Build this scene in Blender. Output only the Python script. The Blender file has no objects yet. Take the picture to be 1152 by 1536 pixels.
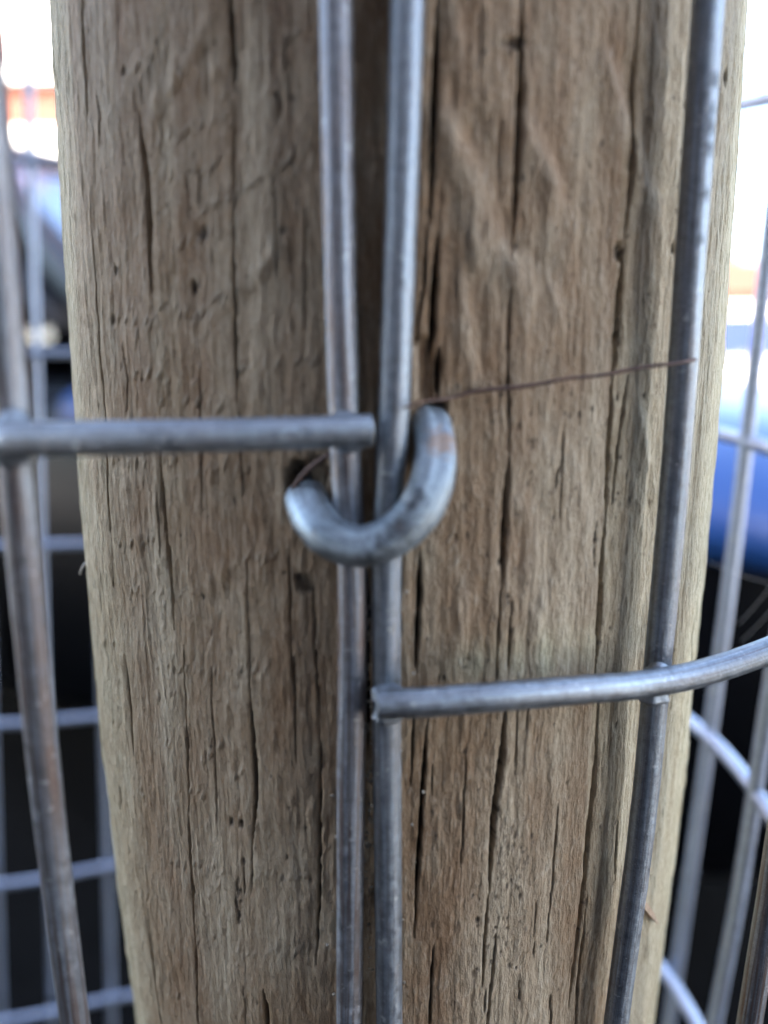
import bpy, bmesh, math, random
import numpy as np
from mathutils import Vector, Matrix
R_ = math.radians
random.seed(7)
rng = np.random.default_rng(11)
sc = bpy.context.scene
COL = sc.collection

# ------------------------------------------------------------------ camera
PITCH = R_(11.0)
FPX = 1205.0                      # focal length in photograph pixels (1152 x 1536)
POST_R = 0.05
CAM = Vector((-0.0016, -0.1382, 0.95))
cd = bpy.data.cameras.new('camera')
cam = bpy.data.objects.new('camera', cd); COL.objects.link(cam)
cam.location = CAM
cam.rotation_euler = (R_(90) - PITCH, 0, 0)
cd.sensor_fit = 'VERTICAL'; cd.sensor_height = 36.0; cd.sensor_width = 27.0
cd.lens = 36.0 * FPX / 1536.0
cd.clip_start = 0.002; cd.clip_end = 500
cd.dof.use_dof = True
cd.dof.focus_distance = 0.106
cd.dof.aperture_fstop = 8.6
sc.camera = cam

# ------------------------------------------------------------------ sky, sun, exposure
SUN_EL, SUN_AZ = R_(42), R_(188)
w = bpy.data.worlds.new('World'); sc.world = w; w.use_nodes = True
nt = w.node_tree; bg = nt.nodes['Background']
sky = nt.nodes.new('ShaderNodeTexSky'); sky.sky_type = 'NISHITA'; sky.sun_disc = False
sky.sun_elevation = SUN_EL; sky.sun_rotation = SUN_AZ
sky.air_density = 1.0; sky.dust_density = 3.5; sky.ozone_density = 1.0
nt.links.new(sky.outputs[0], bg.inputs[0]); bg.inputs[1].default_value = 0.12
sd = bpy.data.lights.new('sun', 'SUN'); sd.energy = 2.0; sd.angle = R_(0.5); sd.color = (1.0, 0.95, 0.88)
so = bpy.data.objects.new('sun', sd); COL.objects.link(so)
sv = Vector((math.sin(SUN_AZ)*math.cos(SUN_EL), math.cos(SUN_AZ)*math.cos(SUN_EL), math.sin(SUN_EL)))
so.rotation_euler = sv.to_track_quat('Z', 'Y').to_euler(); so.location = (3, -6, 9)
sc.view_settings.view_transform = 'Standard'; sc.view_settings.look = 'None'
sc.view_settings.exposure = 3.8; sc.view_settings.gamma = 1.0

# ------------------------------------------------------------------ helpers
cp, sp = math.cos(PITCH), math.sin(PITCH)
def ray(px, py):
    dx = (px - 576.0) / FPX; up = (768.0 - py) / FPX
    return Vector((dx, cp + up*sp, -sp + up*cp))
def at(px, py, fwd):
    """point at the given distance in front of the camera (along the ground)"""
    d = ray(px, py); return CAM + d * (fwd / d.y)
def swell(z):
    """how much thicker (fraction of its radius) the post is at height z"""
    z = np.clip(z - 0.95, -.14, .075)
    return .018 - .105*(z+.025) - 3.94*(z+.025)*(z-.051)
def on_post(px, py, rad=POST_R):
    p = on_cylinder(px, py, rad)
    for _ in range(3): p = on_cylinder(px, py, rad + POST_R*float(swell(p.z)))
    return p
def on_cylinder(px, py, rad):
    """point of the (vertical) round surface of radius rad about the post's axis"""
    d = ray(px, py); ox, oy = CAM.x, CAM.y
    a = d.x*d.x + d.y*d.y; b = 2*(ox*d.x + oy*d.y); c = ox*ox + oy*oy - rad*rad
    disc = max(b*b - 4*a*c, 0.0)
    return CAM + d * ((-b - math.sqrt(disc)) / (2*a))
def post_uv(px, py):
    p = on_post(px, py); return math.atan2(p.x, -p.y) * POST_R, p.z      # arc length, height

def tag(o, label=None, cat=None, group=None, kind=None):
    if label: o['label'] = label
    if cat: o['category'] = cat
    if group: o['group'] = group
    if kind: o['kind'] = kind
    return o
def empty(name, loc=(0, 0, 0), rz=0.0):
    o = bpy.data.objects.new(name, None); COL.objects.link(o)
    o.location = loc; o.rotation_euler = (0, 0, rz); o.empty_display_size = 0.1
    return o
def link(name, me, mat=None, parent=None, smooth=True):
    o = bpy.data.objects.new(name, me); COL.objects.link(o)
    if mat: me.materials.append(mat)
    if parent: o.parent = parent
    if smooth:
        me.polygons.foreach_set('use_smooth', [True]*len(me.polygons))
    return o
def from_bm(name, bm, mat=None, parent=None, smooth=False):
    me = bpy.data.meshes.new(name); bmesh.ops.recalc_face_normals(bm, faces=bm.faces[:])
    bm.to_mesh(me); bm.free()
    return link(name, me, mat, parent, smooth)
def box(bm, x0, x1, y0, y1, z0, z1, bev=0.0):
    r = bmesh.ops.create_cube(bm, size=1.0)
    vs = r['verts']
    for v in vs:
        v.co = Vector((x0 + (v.co.x+.5)*(x1-x0), y0 + (v.co.y+.5)*(y1-y0), z0 + (v.co.z+.5)*(z1-z0)))
    if bev:
        es = list({e for v in vs for e in v.link_edges})
        bmesh.ops.bevel(bm, geom=es, offset=bev, segments=2, affect='EDGES', profile=0.5)
def box_obj(name, dims, mat, parent=None, bev=0.0):
    bm = bmesh.new(); box(bm, *dims, bev=bev); return from_bm(name, bm, mat, parent)

def spline(pts, n):
    """Catmull-Rom through pts, n samples per span"""
    P = [Vector(p) for p in pts]
    P = [P[0]*2 - P[1]] + P + [P[-1]*2 - P[-2]]
    out = []
    for i in range(1, len(P)-2):
        for k in range(n):
            t = k/n
            out.append(0.5*((2*P[i]) + (P[i+1]-P[i-1])*t + (2*P[i-1]-5*P[i]+4*P[i+1]-P[i+2])*t*t + (3*P[i]-P[i-1]-3*P[i+1]+P[i+2])*t**3))
    out.append(P[-2]); return out

def tube_mesh(name, pts, radius, seg=20, n=24, rough=0.0, flat_end=(True, True), taper=None, rough_len=0.004, seed=0):
    path = spline(pts, n) if n else [Vector(p) for p in pts]
    N = len(path)
    tang = [(path[min(i+1, N-1)] - path[max(i-1, 0)]).normalized() for i in range(N)]
    # ring frame: start from the direction to the camera side (-y), carried along
    ref = Vector((0, -1, 0)); ref = (ref - tang[0]*ref.dot(tang[0]))
    if ref.length < 1e-3: ref = Vector((0, 0, 1)) - tang[0]*tang[0].z
    ref.normalize()
    rg = np.random.default_rng(seed + 5)
    wob = rg.normal(size=(N, seg))
    f0 = np.fft.fftfreq(N)[:, None]; f1 = np.fft.fftfreq(seg)[None, :]
    L = max((path[1]-path[0]).length, 1e-6); s0 = max(rough_len / L, 0.8)
    wob = np.fft.ifft2(np.fft.fft2(wob)*np.exp(-2*(np.pi*f0*s0)**2 - 2*(np.pi*f1*1.6)**2)).real
    wob /= (wob.std() + 1e-9)
    verts, faces, uvs = [], [], []
    acc = 0.0; vv = []
    for i, p in enumerate(path):
        if i: acc += (p - path[i-1]).length
        t = tang[i]
        ref = (ref - t*ref.dot(t)).normalized(); bi = t.cross(ref)
        r = radius * (taper(i/(N-1)) if taper else 1.0)
        for k in range(seg):
            a = 2*math.pi*k/seg
            rr = r + rough*wob[i, k]
            verts.append(p + (ref*math.cos(a) + bi*math.sin(a))*rr); vv.append((k/seg, acc))
    for i in range(N-1):
        for k in range(seg):
            k2 = (k+1) % seg
            faces.append((i*seg+k, i*seg+k2, (i+1)*seg+k2, (i+1)*seg+k))
            u0, u1 = k/seg, (k+1)/seg
            a, b = vv[i*seg][1], vv[(i+1)*seg][1]
            uvs += [(u0, a), (u1, a), (u1, b), (u0, b)]
    # end caps with a small chamfer
    for e, (i, sgn) in enumerate(((0, -1), (N-1, 1))):
        base = len(verts)
        c = path[i]; t = tang[i]*sgn
        for k in range(seg):
            v = verts[i*seg+k]
            verts.append(c + (v - c)*0.93 + t*radius*0.06)
        for k in range(seg):
            k2 = (k+1) % seg
            q = (i*seg+k, base+k, base+k2, i*seg+k2)
            faces.append(q if sgn < 0 else tuple(reversed(q))); uvs += [(k/seg, vv[i*seg][1])]*4
        f = tuple(base+k for k in range(seg)); faces.append(f if sgn > 0 else tuple(reversed(f))); uvs += [(0.3, vv[i*seg][1])]*seg
    me = bpy.data.meshes.new(name); me.from_pydata([tuple(v) for v in verts], [], faces)
    uv = me.uv_layers.new(name='UVMap'); uv.data.foreach_set('uv', [c for q in uvs for c in q])
    return me

def mat(name):
    m = bpy.data.materials.new(name); m.use_nodes = True
    return m, m.node_tree.nodes, m.node_tree.links, m.node_tree.nodes['Principled BSDF']
def simple(name, col, rough=0.6, metal=0.0, spec=0.5, var=0.0, scale=8.0, coat=0.0, bump=0.0):
    m, N, L, B = mat(name)
    B.inputs['Base Color'].default_value = (*col, 1); B.inputs['Roughness'].default_value = rough
    B.inputs['Metallic'].default_value = metal; B.inputs['Specular IOR Level'].default_value = spec
    B.inputs['Coat Weight'].default_value = coat; B.inputs['Coat Roughness'].default_value = 0.04
    if var or bump:
        tc = N.new('ShaderNodeTexCoord'); no = N.new('ShaderNodeTexNoise'); no.inputs['Scale'].default_value = scale; no.inputs['Detail'].default_value = 8
        L.new(tc.outputs['Object'], no.inputs['Vector'])
    if var:
        r = N.new('ShaderNodeMapRange'); r.inputs['From Min'].default_value = .3; r.inputs['From Max'].default_value = .7
        r.inputs['To Min'].default_value = 1-var; r.inputs['To Max'].default_value = 1+var
        L.new(no.outputs['Fac'], r.inputs['Value'])
        mx = N.new('ShaderNodeVectorMath'); mx.operation = 'SCALE'; mx.inputs[0].default_value = col
        L.new(r.outputs[0], mx.inputs['Scale']); L.new(mx.outputs[0], B.inputs['Base Color'])
    if bump:
        bp = N.new('ShaderNodeBump'); bp.inputs['Strength'].default_value = bump; bp.inputs['Distance'].default_value = .01
        L.new(no.outputs['Fac'], bp.inputs['Height']); L.new(bp.outputs[0], B.inputs['Normal'])
    return m

class NB:
    """small node-graph helper"""
    def __init__(s, m): s.N = m.node_tree.nodes; s.L = m.node_tree.links
    def put(s, sock, v):
        if hasattr(v, 'is_output'): s.L.new(v, sock)
        elif isinstance(v, tuple) and len(v) == 3 and len(sock.default_value) == 4: sock.default_value = (*v, 1)
        else: sock.default_value = v
    def mix(s, f, a, b):
        n = s.N.new('ShaderNodeMix'); n.data_type = 'RGBA'
        s.put(n.inputs[0], f); s.put(n.inputs[6], a); s.put(n.inputs[7], b); return n.outputs[2]
    def mul(s, f, a, b):
        n = s.N.new('ShaderNodeMix'); n.data_type = 'RGBA'; n.blend_type = 'MULTIPLY'
        s.put(n.inputs[0], f); s.put(n.inputs[6], a); s.put(n.inputs[7], b); return n.outputs[2]
    def math(s, op, a, b=0.0, clamp=False):
        n = s.N.new('ShaderNodeMath'); n.operation = op; n.use_clamp = clamp
        s.put(n.inputs[0], a); s.put(n.inputs[1], b); return n.outputs[0]
    def rng(s, v, a, b, c=0.0, d=1.0):
        n = s.N.new('ShaderNodeMapRange'); s.put(n.inputs[0], v)
        for i, q in enumerate((a, b, c, d)): n.inputs[i+1].default_value = q
        return n.outputs[0]
    def noise(s, vec, scale, detail=6.0, rough=0.55, dist=0.0):
        n = s.N.new('ShaderNodeTexNoise'); s.L.new(vec, n.inputs['Vector'])
        n.inputs['Scale'].default_value = scale; n.inputs['Detail'].default_value = detail
        n.inputs['Roughness'].default_value = rough; n.inputs['Distortion'].default_value = dist
        return n.outputs['Fac']
    def coords(s, kind='Object', scale=(1, 1, 1)):
        t = s.N.new('ShaderNodeTexCoord'); mp = s.N.new('ShaderNodeMapping')
        s.L.new(t.outputs[kind], mp.inputs['Vector']); mp.inputs['Scale'].default_value = scale
        return mp.outputs[0]
    def attr(s, name):
        n = s.N.new('ShaderNodeAttribute'); n.attribute_name = name; return n.outputs['Fac']
    def bump(s, h, dist, strength=1.0, prev=None):
        n = s.N.new('ShaderNodeBump'); s.L.new(h, n.inputs['Height'])
        n.inputs['Distance'].default_value = dist; n.inputs['Strength'].default_value = strength
        if prev: s.L.new(prev, n.inputs['Normal'])
        return n.outputs[0]

# ------------------------------------------------------------------ materials
def wood_material():
    m, N, L, B = mat('weathered_softwood'); b = NB(m)
    fine = b.noise(b.coords('Object', (1, 1, .045)), 2600, 5, .6)
    mid = b.noise(b.coords('Object', (1, 1, .06)), 520, 6, .6, .4)
    big = b.noise(b.coords('Object', (1, 1, .22)), 60, 5, .55, .6)
    blot = b.noise(b.coords('Object', (1, 1, .7)), 170, 7, .65)
    tone_sidelit = b.attr('tone_sidelit'); dirt = b.attr('dirt'); speck = b.attr('speck'); green = b.attr('green'); pale = b.attr('pale')
    short = b.noise(b.coords('Object', (1, 1, .28)), 2200, 4, .65)
    c = b.mix(b.rng(big, .32, .68), (.295, .178, .096), (.41, .285, .170))
    c = b.mix(b.rng(blot, .42, .72, 0, .8), c, (.47, .385, .265))
    c = b.mix(b.rng(tone_sidelit, 0, 1, 0, .8), c, (.58, .48, .335))
    c = b.mix(b.rng(pale, 0, 1, 0, .85), c, (.60, .51, .38))
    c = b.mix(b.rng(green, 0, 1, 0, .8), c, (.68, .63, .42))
    c = b.mul(b.rng(mid, .35, .60, .45, 0.0), c, (.66, .57, .49))
    c = b.mul(b.rng(fine, .40, .62, .4, 0.0), c, (.66, .60, .53))
    gr = b.noise(b.coords('Object', (1, 1, .8)), 900, 4, .6)
    c = b.mul(b.rng(short, .42, .60, .36, 0), c, (.60, .54, .48))
    c = b.mix(b.rng(short, .56, .74, 0, .35), c, (.62, .53, .41))
    c = b.mul(b.rng(gr, .58, .72, 0, .5), c, (.42, .36, .31))
    c = b.mix(b.math('MULTIPLY', speck, .92), c, (.030, .024, .020))
    c = b.mix(b.rng(dirt, .12, .95, 0, .93), c, (.022, .016, .012))
    L.new(c, B.inputs['Base Color'])
    B.inputs['Roughness'].default_value = .72; B.inputs['Specular IOR Level'].default_value = .28
    n = b.bump(fine, .0003, .7); n = b.bump(mid, .0004, .6, n); n = b.bump(gr, .0004, .7, n); n = b.bump(short, .00045, .9, n)
    L.new(n, B.inputs['Normal'])
    return m

def zinc_material(name, col, brown=0.0, rough=.42, metal=.75):
    m, N, L, B = mat(name); b = NB(m)
    uv = b.coords('UV', (1, 1, 1))
    streak = b.noise(b.coords('UV', (9, 14, 1)), 1.0, 5, .6)         # long drawn lines along the wire
    streak2 = b.noise(b.coords('UV', (26, 30, 1)), 1.0, 3, .6)
    mott = b.noise(b.coords('Object'), 900, 6, .65)
    gran = b.noise(b.coords('Object'), 3200, 3, .6)
    big = b.noise(b.coords('Object'), 110, 4, .6)
    c = b.mix(b.rng(mott, .3, .7), tuple(x*.66 for x in col), tuple(min(x*1.28, .85) for x in col))
    c = b.mul(b.rng(streak, .40, .60, .75, 0), c, (.48, .46, .47))
    drawn = b.noise(b.coords('UV', (60, 40, 1)), 1.0, 4, .6); c = b.mul(b.rng(drawn, .42, .60, .55, 0), c, (.55, .54, .54))
    if brown: c = b.mix(b.math('MULTIPLY', b.rng(streak2, .45, .56), b.rng(big, .35, .6, .45*brown, brown)), c, (.20, .145, .12))
    c = b.mul(b.rng(gran, .62, .72, 0, .5), c, (.3, .29, .28))
    c = b.mix(b.rng(gran, .36, .27, 0, .55), c, (.75, .75, .74))
    c = b.mix(b.rng(b.noise(b.coords('Object'), 480, 4, .6), .64, .72, 0, .7), c, (.72, .73, .72))
    rust = b.attr('rust')
    c = b.mix(b.math('MULTIPLY', rust, .85), c, (.36, .19, .085))
    c = b.mul(b.math('MULTIPLY', b.attr('grime'), .85), c, (.22, .20, .20))
    L.new(c, B.inputs['Base Color'])
    r = b.rng(mott, .3, .7, rough-.14, rough+.18); L.new(r, B.inputs['Roughness'])
    mt = b.math('MULTIPLY', b.math('SUBTRACT', 1.0, rust), metal); L.new(mt, B.inputs['Metallic'])
    n = b.bump(mott, .00008, .5); n = b.bump(gran, .00012, .8, n); n = b.bump(streak, .00010, .6, n)
    L.new(n, B.inputs['Normal'])
    return m

WOOD = wood_material()
ZINC = zinc_material('galvanised_wire', (.44, .495, .535), brown=.35, rough=.50, metal=.88)
ZINC_BROWN = zinc_material('tarnished_wire', (.46, .495, .53), brown=1.0, rough=.50, metal=.85)
ZINC_STAPLE = zinc_material('galvanised_staple', (.46, .53, .56), brown=0, rough=.50, metal=.7)
ZINC_SKYLIT = zinc_material('skylit_zinc_wire', (.46, .53, .65), brown=.1, rough=.42, metal=.8)  # bluer, paler copy of the wire zinc, skylight put into its colour
STEM = simple('dry_stem', (.13, .075, .055), .75, var=.3, scale=700)
CHIP = simple('fresh_wood_chip', (.45, .30, .19), .7, var=.25, scale=900)
HAIRM = simple('pale_fibre', (.62, .58, .52), .5)
SILK = simple('spider_silk', (.6, .6, .62), .35)
SOIL = simple('dark_soil', (.0028, .0028, .0028), .95, spec=.05, var=.5, scale=30, bump=.6)
ASPHALT = simple('asphalt', (.055, .055, .058), .9, var=.2, scale=40, bump=.2)
PAVING = simple('pale_paving', (.42, .40, .37), .85, var=.15, scale=6)
RENDER_W = simple('white_render', (.72, .70, .66), .85, var=.06, scale=5)
ROOFT = simple('clay_tile', (.13, .036, .017), .8, var=.25, scale=7)
WHITEP = simple('white_paint', (.80, .80, .79), .45)
GLASS = simple('dark_window_glass', (.03, .035, .04), .08, spec=.8)
NAVY = simple('navy_car_paint', (.0012, .0014, .002), .30, spec=.12)
BONNET = simple('sky_reflection_bonnet', (.012, .045, .16), .30, spec=.3)  # blue sky reflection painted into the bonnet's base colour
BLUEP = simple('blue_door_paint', (.001, .014, .15), .5)
CARGLASS = simple('skylit_car_glass', (.10, .15, .23), .10, spec=.9)  # pale blue base colour stands in for reflected sky
BLACKP = simple('black_plastic', (.004, .004, .0045), .7, spec=.06)
RUBBER = simple('tyre_rubber', (.004, .004, .004), .9, spec=.05)
ALLOY = simple('black_alloy', (.006, .006, .007), .6, spec=.1)
CHROME = simple('chrome_trim', (.65, .66, .68), .15, metal=1.0)
LENS = simple('headlight_lens', (.02, .022, .025), .06, spec=.8)
REDL = simple('tail_lens', (.30, .01, .01), .15)
BARK = simple('bark', (.10, .075, .055), .9, var=.3, scale=20)
LEAF = simple('leaf', (.055, .10, .025), .6, var=.4, scale=3)
def brick_material():
    m, N, L, B = mat('red_brick'); b = NB(m)
    t = N.new('ShaderNodeTexBrick'); co = b.coords('Object')
    sep = N.new('ShaderNodeSeparateXYZ'); cb = N.new('ShaderNodeCombineXYZ'); L.new(co, sep.inputs[0])
    L.new(b.math('ADD', sep.outputs[0], sep.outputs[1]), cb.inputs[0]); L.new(sep.outputs[2], cb.inputs[1])
    L.new(cb.outputs[0], t.inputs['Vector'])
    t.inputs['Scale'].default_value = 1.0; t.inputs['Brick Width'].default_value = .225; t.inputs['Row Height'].default_value = .075
    t.inputs['Mortar Size'].default_value = .006
    t.inputs['Color1'].default_value = (.155, .042, .022, 1); t.inputs['Color2'].default_value = (.12, .034, .02, 1); t.inputs['Mortar'].default_value = (.17, .10, .07, 1)
    L.new(t.outputs['Color'], B.inputs['Base Color']); B.inputs['Roughness'].default_value = .85
    L.new(b.bump(t.outputs['Fac'], -.006), B.inputs['Normal'])
    return m
BRICK = brick_material()

# ------------------------------------------------------------------ ground, road, pavement
def sheet(name, x0, x1, y0, y1, z, m, n=1):
    bm = bmesh.new(); bmesh.ops.create_grid(bm, x_segments=n, y_segments=n, size=1)
    for v in bm.verts: v.co = Vector((x0 + (v.co.x+1)/2*(x1-x0), y0 + (v.co.y+1)/2*(y1-y0), z))
    return tag(from_bm(name, bm, m), kind='structure')
sheet('ground', -250, 250, -150, 400, -.02, PAVING)
sheet('driveway', -6, 3.2, -.8, 4.6, 0.0, SOIL)
sheet('road', -120, 120, 4.6, 6.6, 0.0, ASPHALT)

# ------------------------------------------------------------------ unseen house added behind the photographer to keep the fence in shade
hb = empty('added_shade_house', (-1.75, -2.8, 0))
tag(hb, 'unseen dark rendered house added behind the viewer to shade the fence', 'house')
box_obj('wall', (-1.2, 2.75, -2.0, 2.0, 0, 4.6), simple('dark_render', (.045, .047, .055), .9, var=.15, scale=4), hb)
bm = bmesh.new()
vs = [bm.verts.new(p) for p in ((-1.3, -2.15, 4.6), (3.4, -2.15, 4.6), (3.4, 2.15, 4.6), (-1.3, 2.15, 4.6), (-1.3, 0, 6.0), (3.4, 0, 6.0))]
for f in ((0, 1, 5, 4), (2, 3, 4, 5), (1, 2, 5), (3, 0, 4), (3, 2, 1, 0)): bm.faces.new([vs[i] for i in f])
from_bm('roof', bm, ROOFT, hb)
for x in (-.3, 1.1):
    fr = box_obj('window', (x-.5, x+.5, 1.99, 2.03, 1.0, 2.2), simple('brown_frame', (.12, .08, .05), .6), hb)
    box_obj('pane', (x-.44, x+.44, 2.031, 2.036, 1.06, 2.14), GLASS, fr)

# ------------------------------------------------------------------ brick house with white frames across the road
hl = empty('brick_house', (-5.2, 11.0, 0))
tag(hl, 'sunlit brick house with white ground floor and white framed windows across the road', 'house')
box_obj('lower_wall', (-5, 4.2, -3, 3, 0, 3.05), RENDER_W, hl)
box_obj('wall', (-5, 4.2, -2.98, 2.98, 3.05, 5.9), BRICK, hl)
bm = bmesh.new()
vs = [bm.verts.new(p) for p in ((-5.3, -3.4, 5.9), (4.5, -3.4, 5.9), (4.5, 3.4, 5.9), (-5.3, 3.4, 5.9), (-5.3, 0, 8.2), (4.5, 0, 8.2))]
for f in ((0, 1, 5, 4), (2, 3, 4, 5), (1, 2, 5), (3, 0, 4), (3, 2, 1, 0)): bm.faces.new([vs[i] for i in f])
rf = from_bm('roof', bm, ROOFT, hl)
box_obj('chimney', (2.4, 3.1, -.4, .4, 7.5, 9.2), BRICK, rf)
def house_window(par, x0, x1, z0, z1, y):
    f = empty('window'); f.parent = par
    bm = bmesh.new(); t = .09
    box(bm, x0, x1, y-.06, y, z0, z0+t); box(bm, x0, x1, y-.06, y, z1-t, z1)
    box(bm, x0, x0+t, y-.058, y, z0+t, z1-t); box(bm, x1-t, x1, y-.058, y, z0+t, z1-t)
    xm = (x0+x1)/2; box(bm, xm-.04, xm+.04, y-.056, y, z0+t, z1-t)
    from_bm('frame', bm, WHITEP, f)
    box_obj('pane', (x0+t, x1-t, y-.02, y, z0+t, z1-t), WHITEP if False else simple('net_curtained_glass', (.55, .56, .57), .1), f)
    box_obj('sill', (x0-.08, x1+.08, y-.14, y-.002, z0-.09, z0-.003), WHITEP, f)
house_window(hl, -.15, 1.37, 3.22, 4.35, -2.98)
house_window(hl, 1.62, 3.1, 3.55, 4.85, -2.98)
house_window(hl, -3.6, -1.6, 3.3, 4.6, -2.98)
house_window(hl, -3.6, -1.4, 1.0, 2.3, -3.0)
dr = box_obj('door', (.2, 1.1, -3.05, -2.999, 0.02, 2.1), simple('green_door', (.03, .08, .05), .4), hl)
box_obj('handle', (.98, 1.02, -3.09, -3.05, 1.0, 1.12), CHROME, dr)
bm = bmesh.new(); bmesh.ops.create_cone(bm, segments=12, radius1=.045, radius2=.045, depth=5.6, cap_ends=True, matrix=Matrix.Translation((1.5, -3.07, 2.9)))
from_bm('downpipe', bm, BLACKP, hl, True)

# ------------------------------------------------------------------ garage, low wall, tree on the right
gh = empty('brick_garage', (12.2, 26, 0)); tag(gh, 'low orange brick garage with a blue door, far off at the right edge', 'garage')
box_obj('wall', (-4.5, 4.5, -2.5, 2.5, 0, 2.6), BRICK, gh)
bm = bmesh.new()
vs = [bm.verts.new(p) for p in ((-4.8, -2.8, 2.6), (4.8, -2.8, 2.6), (4.8, 2.8, 2.6), (-4.8, 2.8, 2.6), (-4.8, 0, 3.9), (4.8, 0, 3.9))]
for f in ((0, 1, 5, 4), (2, 3, 4, 5), (1, 2, 5), (3, 0, 4), (3, 2, 1, 0)): bm.faces.new([vs[i] for i in f])
from_bm('roof', bm, ROOFT, gh)
gd = box_obj('door', (-3.3, -.5, -2.56, -2.5, .02, 2.1), BLUEP, gh); box_obj('handle', (-2.0, -1.8, -2.6, -2.56, .9, .95), CHROME, gd)
box_obj('lintel', (-3.6, -.2, -2.58, -2.5, 2.11, 2.36), RENDER_W, gh)
gw = empty('garden_wall', (5.6, 11.0, 0)); tag(gw, 'low white garden wall sunlit across the road on the right', 'wall')
box_obj('wall', (-3.5, 4.5, -.1, .1, 0, .82), RENDER_W, gw); box_obj('coping', (-3.54, 4.54, -.15, .15, .82, .90), PAVING, gw, .01)

def tree(loc, h, r, label):
    t = empty('tree', loc); tag(t, label, 'tree')
    bm = bmesh.new()
    bmesh.ops.create_cone(bm, segments=10, radius1=.22, radius2=.08, depth=h*.6, cap_ends=True, matrix=Matrix.Translation((0, 0, h*.3)))
    for k in range(6):
        a = k*1.05; M = Matrix.Translation((0, 0, h*(.4+.03*k))) @ Matrix.Rotation(a, 4, 'Z') @ Matrix.Rotation(R_(50), 4, 'Y') @ Matrix.Translation((0, 0, r*.4))
        bmesh.ops.create_cone(bm, segments=6, radius1=.07, radius2=.02, depth=r*.8, cap_ends=True, matrix=M)
    from_bm('trunk', bm, BARK, t, True)
    V, F = [], []
    rg = random.Random(3)
    cl = [(rg.uniform(-1, 1)*r*.7, rg.uniform(-1, 1)*r*.7, h*.68 + rg.uniform(-1, 1)*r*.6, rg.uniform(.3, .55)*r) for _ in range(26)]
    for cx, cy, cz, cr in cl:
        for _ in range(160):
            d = Vector((rg.gauss(0, 1), rg.gauss(0, 1), rg.gauss(0, 1))).normalized()*cr*rg.uniform(.5, 1)
            c = Vector((cx, cy, cz)) + d
            a = Vector((rg.gauss(0, 1), rg.gauss(0, 1), rg.gauss(0, 1))).normalized(); bb = a.orthogonal().normalized()
            s = rg.uniform(.07, .13); i = len(V)
            V += [tuple(c - a*s), tuple(c + bb*s*.5), tuple(c + a*s), tuple(c - bb*s*.5)]; F.append((i, i+1, i+2, i+3))
    me = bpy.data.meshes.new('crown'); me.from_pydata(V, [], F); cr = link('crown', me, LEAF, t, False)
tree((12.0, 31, 0), 5.2, 1.7, 'small leafy green tree behind the low brick garage')

# ------------------------------------------------------------------ cars
def loft(name, stations, section, m, parent, sub=2, caps=True):
    V, F = [], []; n = len(section(stations[0]))
    for s in stations: V += section(s)
    for i in range(len(stations)-1):
        for k in range(n):
            k2 = (k+1) % n; F.append((i*n+k, i*n+k2, (i+1)*n+k2, (i+1)*n+k))
    if caps: F.append(tuple(range(n))[::-1]); F.append(tuple((len(stations)-1)*n+k for k in range(n)))
    me = bpy.data.meshes.new(name); me.from_pydata(V, [], F)
    bm = bmesh.new(); bm.from_mesh(me); bmesh.ops.recalc_face_normals(bm, faces=bm.faces[:]); bm.to_mesh(me); bm.free()
    o = link(name, me, m, parent)
    md = o.modifiers.new('sub', 'SUBSURF'); md.levels = sub; md.render_levels = sub
    return o
def panel(name, quad, m, parent, th=.012):
    """a thin solid panel from four corners"""
    q = [Vector(p) for p in quad]; n = (q[1]-q[0]).cross(q[3]-q[0]).normalized()
    c = sum(q, Vector())/4
    if n.dot(c - Vector((-2.4, 0, .9))) < 0: n = -n
    bm = bmesh.new(); a = [bm.verts.new(p) for p in q]; b2 = [bm.verts.new(p + n*th) for p in q]
    bm.faces.new(a[::-1]); bm.faces.new(b2)
    for i in range(4): bm.faces.new((a[i], a[(i+1) % 4], b2[(i+1) % 4], b2[i]))
    return from_bm(name, bm, m, parent)
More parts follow.
